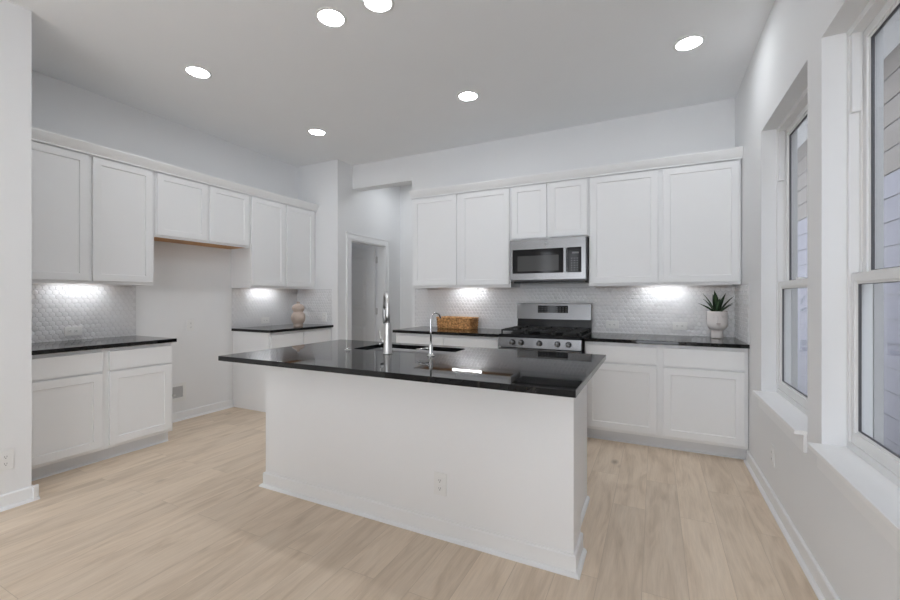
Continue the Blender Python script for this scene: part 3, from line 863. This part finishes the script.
# burners and three continuous grates
for bx, by, rr in ((-.25, .16, .05), (-.25, .45, .042), (0, .30, .05), (.25, .16, .055), (.25, .45, .038)):
    MB().lathe([(rr + .012, .925), (rr + .010, .932), (rr, .934), (rr, .942), (rr - .008, .946), (0, .946)], (bx, by, 0), 24).build('burner', M_IRON, rg)
for g in (-1, 0, 1):
    m = MB(); x0, x1 = g * .252 - .122, g * .252 + .122; ya, yb = .035, .565; t = .006
    for x in (x0 + t, x1 - t): m.box((x - t, ya, .953), (x + t, yb, .967), .002)
    for y in (ya + t, (ya + yb) / 2, yb - t): m.box((x0, y - t, .953), (x1, y + t, .967), .002)
    for y in ((ya * 3 + yb) / 4, (ya + yb * 3) / 4):
        m.box((x0, y - t, .955), (x0 + .085, y + t, .969), .002); m.box((x1 - .085, y - t, .955), (x1, y + t, .969), .002)
    xm = (x0 + x1) / 2
    for a, b in ((ya, ya + .09), ((ya + yb) / 2 - .09, (ya + yb) / 2 + .09), (yb - .09, yb)): m.box((xm - t, a, .955), (xm + t, b, .969), .002)
    for x in (x0 + t, x1 - t):
        for y in (ya + t, yb - t): m.box((x - t, y - t, .9255), (x + t, y + t, .953))
    m.build('grate', M_IRON, rg)

# ------------------------------------------------------------------ over-the-range microwave
mw = thing('microwave_oven', 'stainless over-the-range microwave under the short back cabinet', 'microwave', (-.957, 4.10, 1.438))
MW = .3805; H0 = .420
box((-MW, .022, .0), (MW, .39, H0), .003).build('casing', simple('microwave_side_grey', (.10, .10, .105), .4, metal=.3), mw)
# front panel: one steel frame around window and keypad
wx0, wx1, kx0, kx1 = -.352, .160, .198, .330
wz0, wz1 = .079, .322
m = MB()
m.box((-MW, 0, .016), (wx0, .0215, H0)); m.box((kx1, 0, .016), (MW - .012, .0215, H0))
m.box((wx0, 0, .016), (kx1, .0215, wz0)); m.box((wx0, 0, wz1), (kx1, .0215, H0))
m.box((wx1, 0, wz0), (kx0, .0215, wz1))
m.build('front_frame', M_STEEL, mw)
dw = box((wx0 + .0005, .003, wz0 + .0005), (wx1 - .0005, .021, wz1 - .0005)).build('door_window', M_GLASSBLK, mw)
box((wx0 + .052, .0018, wz0 + .022), (wx1 - .045, .0028, wz1 - .066)).build('window_mesh', M_SCREENG, dw)
kp = box((kx0 + .0005, .003, wz0 + .0005), (kx1 - .0005, .021, wz1 - .0005)).build('control_panel', M_GLASSBLK, mw)
box((kx0 + .045, .0022, wz1 - .062), (kx1 - .025, .0029, wz1 - .045)).build('clock_display', M_BUTTON, kp)
m = MB()
for i in range(3):
    for j in range(6):
        m.box((kx0 + .034 + i * .027, .0022, wz0 + .018 + j * .023), (kx0 + .046 + i * .027, .0029, wz0 + .025 + j * .023))
m.build('key_print', M_BUTTON, kp)
m = MB(); m.box((wx1 + .006, -.030, wz0 + .004), (kx0 - .006, -.020, wz1 - .004), .003)
for z in (wz0 + .025, wz1 - .025): m.box((wx1 + .012, -.021, z - .01), (kx0 - .012, 0, z + .01))
m.build('handle', M_STEEL, mw)
m = MB(); m.lathe([(.0165, -.0005), (.0165, -.0025), (.013, -.003), (.0115, -.0022), (0, -.0022)], (-.005, 0, .375), 28, 'Y'); em = m.build('round_emblem', M_DARKMET, mw)
# the two interlaced strokes inside the round badge
m = MB()
for s in (-1, 1):
    m.tube([(-.005 + s * .0045 + .004 * math.cos(a * PI / 6) * s, -.0032, .375 + .006 * math.sin(a * PI / 6)) for a in range(-4, 10)], .0008, 6)
m.build('emblem_script', M_NICKEL, em)
box((-MW + .03, .03, -.018), (MW - .03, .36, -.0005)).build('vent_underside', M_BLACK, mw)

# ------------------------------------------------------------------ under-cabinet light bars
def strip(label, a, b, loc, rz):
    r = thing('under_cabinet_light', label, 'light', loc, rz, 'under-cabinet light bars')
    box((a, -.016, 0), (b, .016, .012)).build('housing', M_PLATE, r)
    box((a + .006, -.011, -.004), (b - .006, .011, -.0004)).build('lens', M_STRIP, r)
sz = ZU + .0175
strip('glowing light bar under the wall cabinet above the wicker basket', -2.13, -1.76, (0, 4.375, sz), 0)
strip('glowing light bar under the wall cabinet right of the microwave', -.10, .28, (0, 4.375, sz), 0)
strip('glowing light bar under the far left wall cabinet', 1.56, 1.94, (-4.30, 0, sz), R90)
strip('glowing light bar under the wall cabinet in the left corner', 3.42, 3.80, (-4.30, 0, sz), R90)

# ------------------------------------------------------------------ recessed ceiling lights
def can(label, x, y, mat=M_CAN, group='recessed ceiling lights'):
    r = thing('ceiling_light', label, 'light', (x, y, ZC), 0, group)
    MB().lathe([(.079, -.0006), (.082, -.008), (.098, -.004), (.1, -.0006)], n=40).build('trim_ring', M_PLATE, r)
    MB().lathe([(0, -.0016), (.0795, -.0016), (.0795, -.0006)], n=40).build('lens', mat, r)
can('round recessed ceiling light, left of the pair at the top edge over the island', -1.866, 2.049)
can('round recessed ceiling light cut by the top edge of the photo', -1.512, 2.068)
can('round recessed ceiling light nearest the window wall', .218, 3.377)
can('round recessed ceiling light above the empty refrigerator space', -3.27, 2.074)
can('round recessed ceiling light in front of the microwave', -1.496, 3.391)
can('round recessed ceiling light nearest the left corner and vase', -3.296, 3.401)
hl = can('round ceiling light hidden behind the hallway header', -3.1, 5.12, M_HALL)

# ------------------------------------------------------------------ wicker basket
bk = thing('wicker_basket', 'rectangular brown wicker basket on the counter left of the range', 'basket', (-2.05, 4.34, CT), -.12)
def weave(hx, hy, z0, z1, grow, rows, n_u):
    m = MB(); bm = m.bm
    base = rrect(-hx, hx, -hy, hy, .035, 5)
    # resample the outline evenly
    P = [Vector(p) for p in base] + [Vector(base[0])]
    L = [0]
    for a, b in zip(P, P[1:]): L.append(L[-1] + (b - a).length)
    def at(s):
        s = s % L[-1]
        for i in range(len(P) - 1):
            if L[i] <= s <= L[i + 1] and L[i + 1] > L[i]:
                return P[i].lerp(P[i + 1], (s - L[i]) / (L[i + 1] - L[i]))
        return P[0]
    sub = 4
    N_ = n_u * sub
    for j in range(rows):
        zc = z0 + (z1 - z0) * (j + .5) / rows; hh = (z1 - z0) / rows * .56
        k = 1 + grow * (zc - z0) / (z1 - z0)
        ph = PI * (j % 2)
        ringsv = []
        for i in range(N_):
            p = at(L[-1] * i / N_); q = at(L[-1] * (i + 1) / N_); t = (q - p).normalized() if (q - p).length > 1e-6 else Vector((1, 0)); nrm = Vector((t.y, -t.x))
            o = .0035 * math.sin(2 * PI * i / (sub * 2) + ph)
            c = p * k + nrm * o
            ringsv.append([bm.verts.new((c.x + nrm.x * .004 * math.cos(a), c.y + nrm.y * .004 * math.cos(a), zc + hh * math.sin(a))) for a in [2 * PI * s / 6 for s in range(6)]])
        for i in range(N_):
            a, b = ringsv[i], ringsv[(i + 1) % N_]
            for s in range(6):
                f = bm.faces.new((a[s], a[(s + 1) % 6], b[(s + 1) % 6], b[s])); f.smooth = True
    return m
hx, hy = .225, .10
weave(hx, hy, .004, .122, .04, 8, 44).build('woven_body', M_WICKER, bk)
box((-hx + .012, -hy + .012, 0), (hx - .012, hy - .012, .010)).build('basket_floor', M_WICKER, bk)
m = MB(); o_ = rrect(-hx * 1.045, hx * 1.045, -hy * 1.045, hy * 1.045, .037, 6)
pts = [(x, y, .126) for x, y in o_] + [(o_[0][0], o_[0][1], .126), (o_[1][0], o_[1][1], .126)]
m.tube(pts, .0085, 10); m.build('rim', M_WICKER, bk)

# ------------------------------------------------------------------ vase
vs = thing('ceramic_vase', 'beige terracotta gourd-shaped vase on the left corner counter', 'vase', (-3.925, 3.735, CT))
prof = [(.050, 0), (.056, .004), (.057, .022), (.053, .032), (.060, .045), (.074, .066), (.083, .095), (.085, .118), (.080, .145), (.069, .166), (.058, .178), (.055, .186),
        (.062, .198), (.072, .216), (.074, .234), (.067, .256), (.048, .271), (.028, .279), (.019, .283), (.018, .300), (.021, .305), (.016, .305), (.013, .290)]
MB().lathe(prof, n=44).build('body', M_VASE, vs)
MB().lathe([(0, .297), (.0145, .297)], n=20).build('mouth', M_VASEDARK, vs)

# ------------------------------------------------------------------ potted plant
pp = thing('potted_plant', 'spiky dark green plant in a pale footed face pot', 'plant', (.497, 4.345, CT))
prof = [(.040, 0), (.047, .002), (.047, .010), (.044, .045), (.044, .068), (.050, .078), (.066, .088), (.075, .104), (.078, .130), (.078, .235), (.076, .239), (.071, .239), (.070, .225), (.070, .218)]
pot = MB().lathe(prof, n=48).build('pot', M_POT, pp)
# relief face on the camera side of the pot: brows running into the nose, eyes, mouth
fa = math.atan2(-4.345, -.497) + .12
def onpot(u, z, out=.0):
    a = fa + u / .078
    r = .078 + out
    return (r * math.cos(a), r * math.sin(a), z)
m = MB()
m.tube([onpot(-.040, .196, .001), onpot(-.022, .205, .002), onpot(-.008, .196, .003), onpot(-.005, .175, .006), onpot(-.006, .155, .009), onpot(-.010, .148, .006)], [.003, .0035, .004, .0045, .005, .003], 8)
m.tube([onpot(.012, .200, .001), onpot(.025, .205, .002), onpot(.042, .195, .001)], .0032, 8)
m.build('face_relief', M_POT, pot)
m = MB()
m.tube([onpot(-.018, .131, .001), onpot(-.008, .134, .003), onpot(0, .132, .003), onpot(.008, .134, .003), onpot(.018, .131, .001)], [.0015, .003, .003, .003, .0015], 8)
m.tube([onpot(-.013, .125, .001), onpot(0, .122, .003), onpot(.013, .125, .001)], [.0015, .0035, .0015], 8)
m.build('lips', simple('lip_glaze', (.52, .44, .42), .4), pot)
for s in (-1, 1):
    MB().tube([onpot(s * .026 - .012, .183, .0), onpot(s * .026, .179, .002), onpot(s * .026 + .012, .183, .0)], [.001, .0025, .001], 8).build('closed_eye', M_POT, pot)
MB().lathe([(0, .222), (.0695, .222)], n=32).build('soil', M_SOIL, pp)
def leaf(az, lean_, L, wd, bend=.25):
    m = MB(); bm = m.bm; n = 9; rows = []
    d = Vector((math.cos(az), math.sin(az), 0)); sd = Vector((-math.sin(az), math.cos(az), 0))
    p = d * .012 + Vector((0, 0, .216)); ang = lean_
    for i in range(n + 1):
        t = i / n
        w_ = wd * (0.62 + .9 * t * (1 - t) * 1.7) * (1 - t ** 3.0) + .0006
        th = .0045 * (1 - t) + .0008
        ax = d * math.sin(ang) + Vector((0, 0, math.cos(ang))); nr = d * math.cos(ang) - Vector((0, 0, math.sin(ang)))
        rows.append([bm.verts.new(p + sd * w_ - nr * w_ * .35), bm.verts.new(p + nr * th), bm.verts.new(p - sd * w_ - nr * w_ * .35), bm.verts.new(p - nr * th * 1.2)])
        p = p + ax * (L / n); ang += bend / n
    for a, b in zip(rows, rows[1:]):
        for k in range(4):
            f = bm.faces.new((a[k], a[(k + 1) % 4], b[(k + 1) % 4], b[k])); f.smooth = True
    bm.faces.new(rows[0]); bm.faces.new(rows[-1])
    m.build('leaf', M_LEAF, pp)
cr = .459    # leaves fan out in all directions
for az, ln, L, wd in ((PI + cr + .0, .92, .185, .017), (PI + cr - .5, .38, .205, .019), (PI + cr + .7, .16, .215, .021), (cr + .2, .30, .200, .018), (cr - .35, .52, .195, .018),
                      (cr + .1, .92, .165, .016), (PI + cr + 1.3, .30, .15, .018), (cr + 1.4, .30, .19, .018), (cr + 2.2, .55, .17, .016), (cr - .8, .72, .15, .016)):
    leaf(az, ln, L, wd * 1.3)
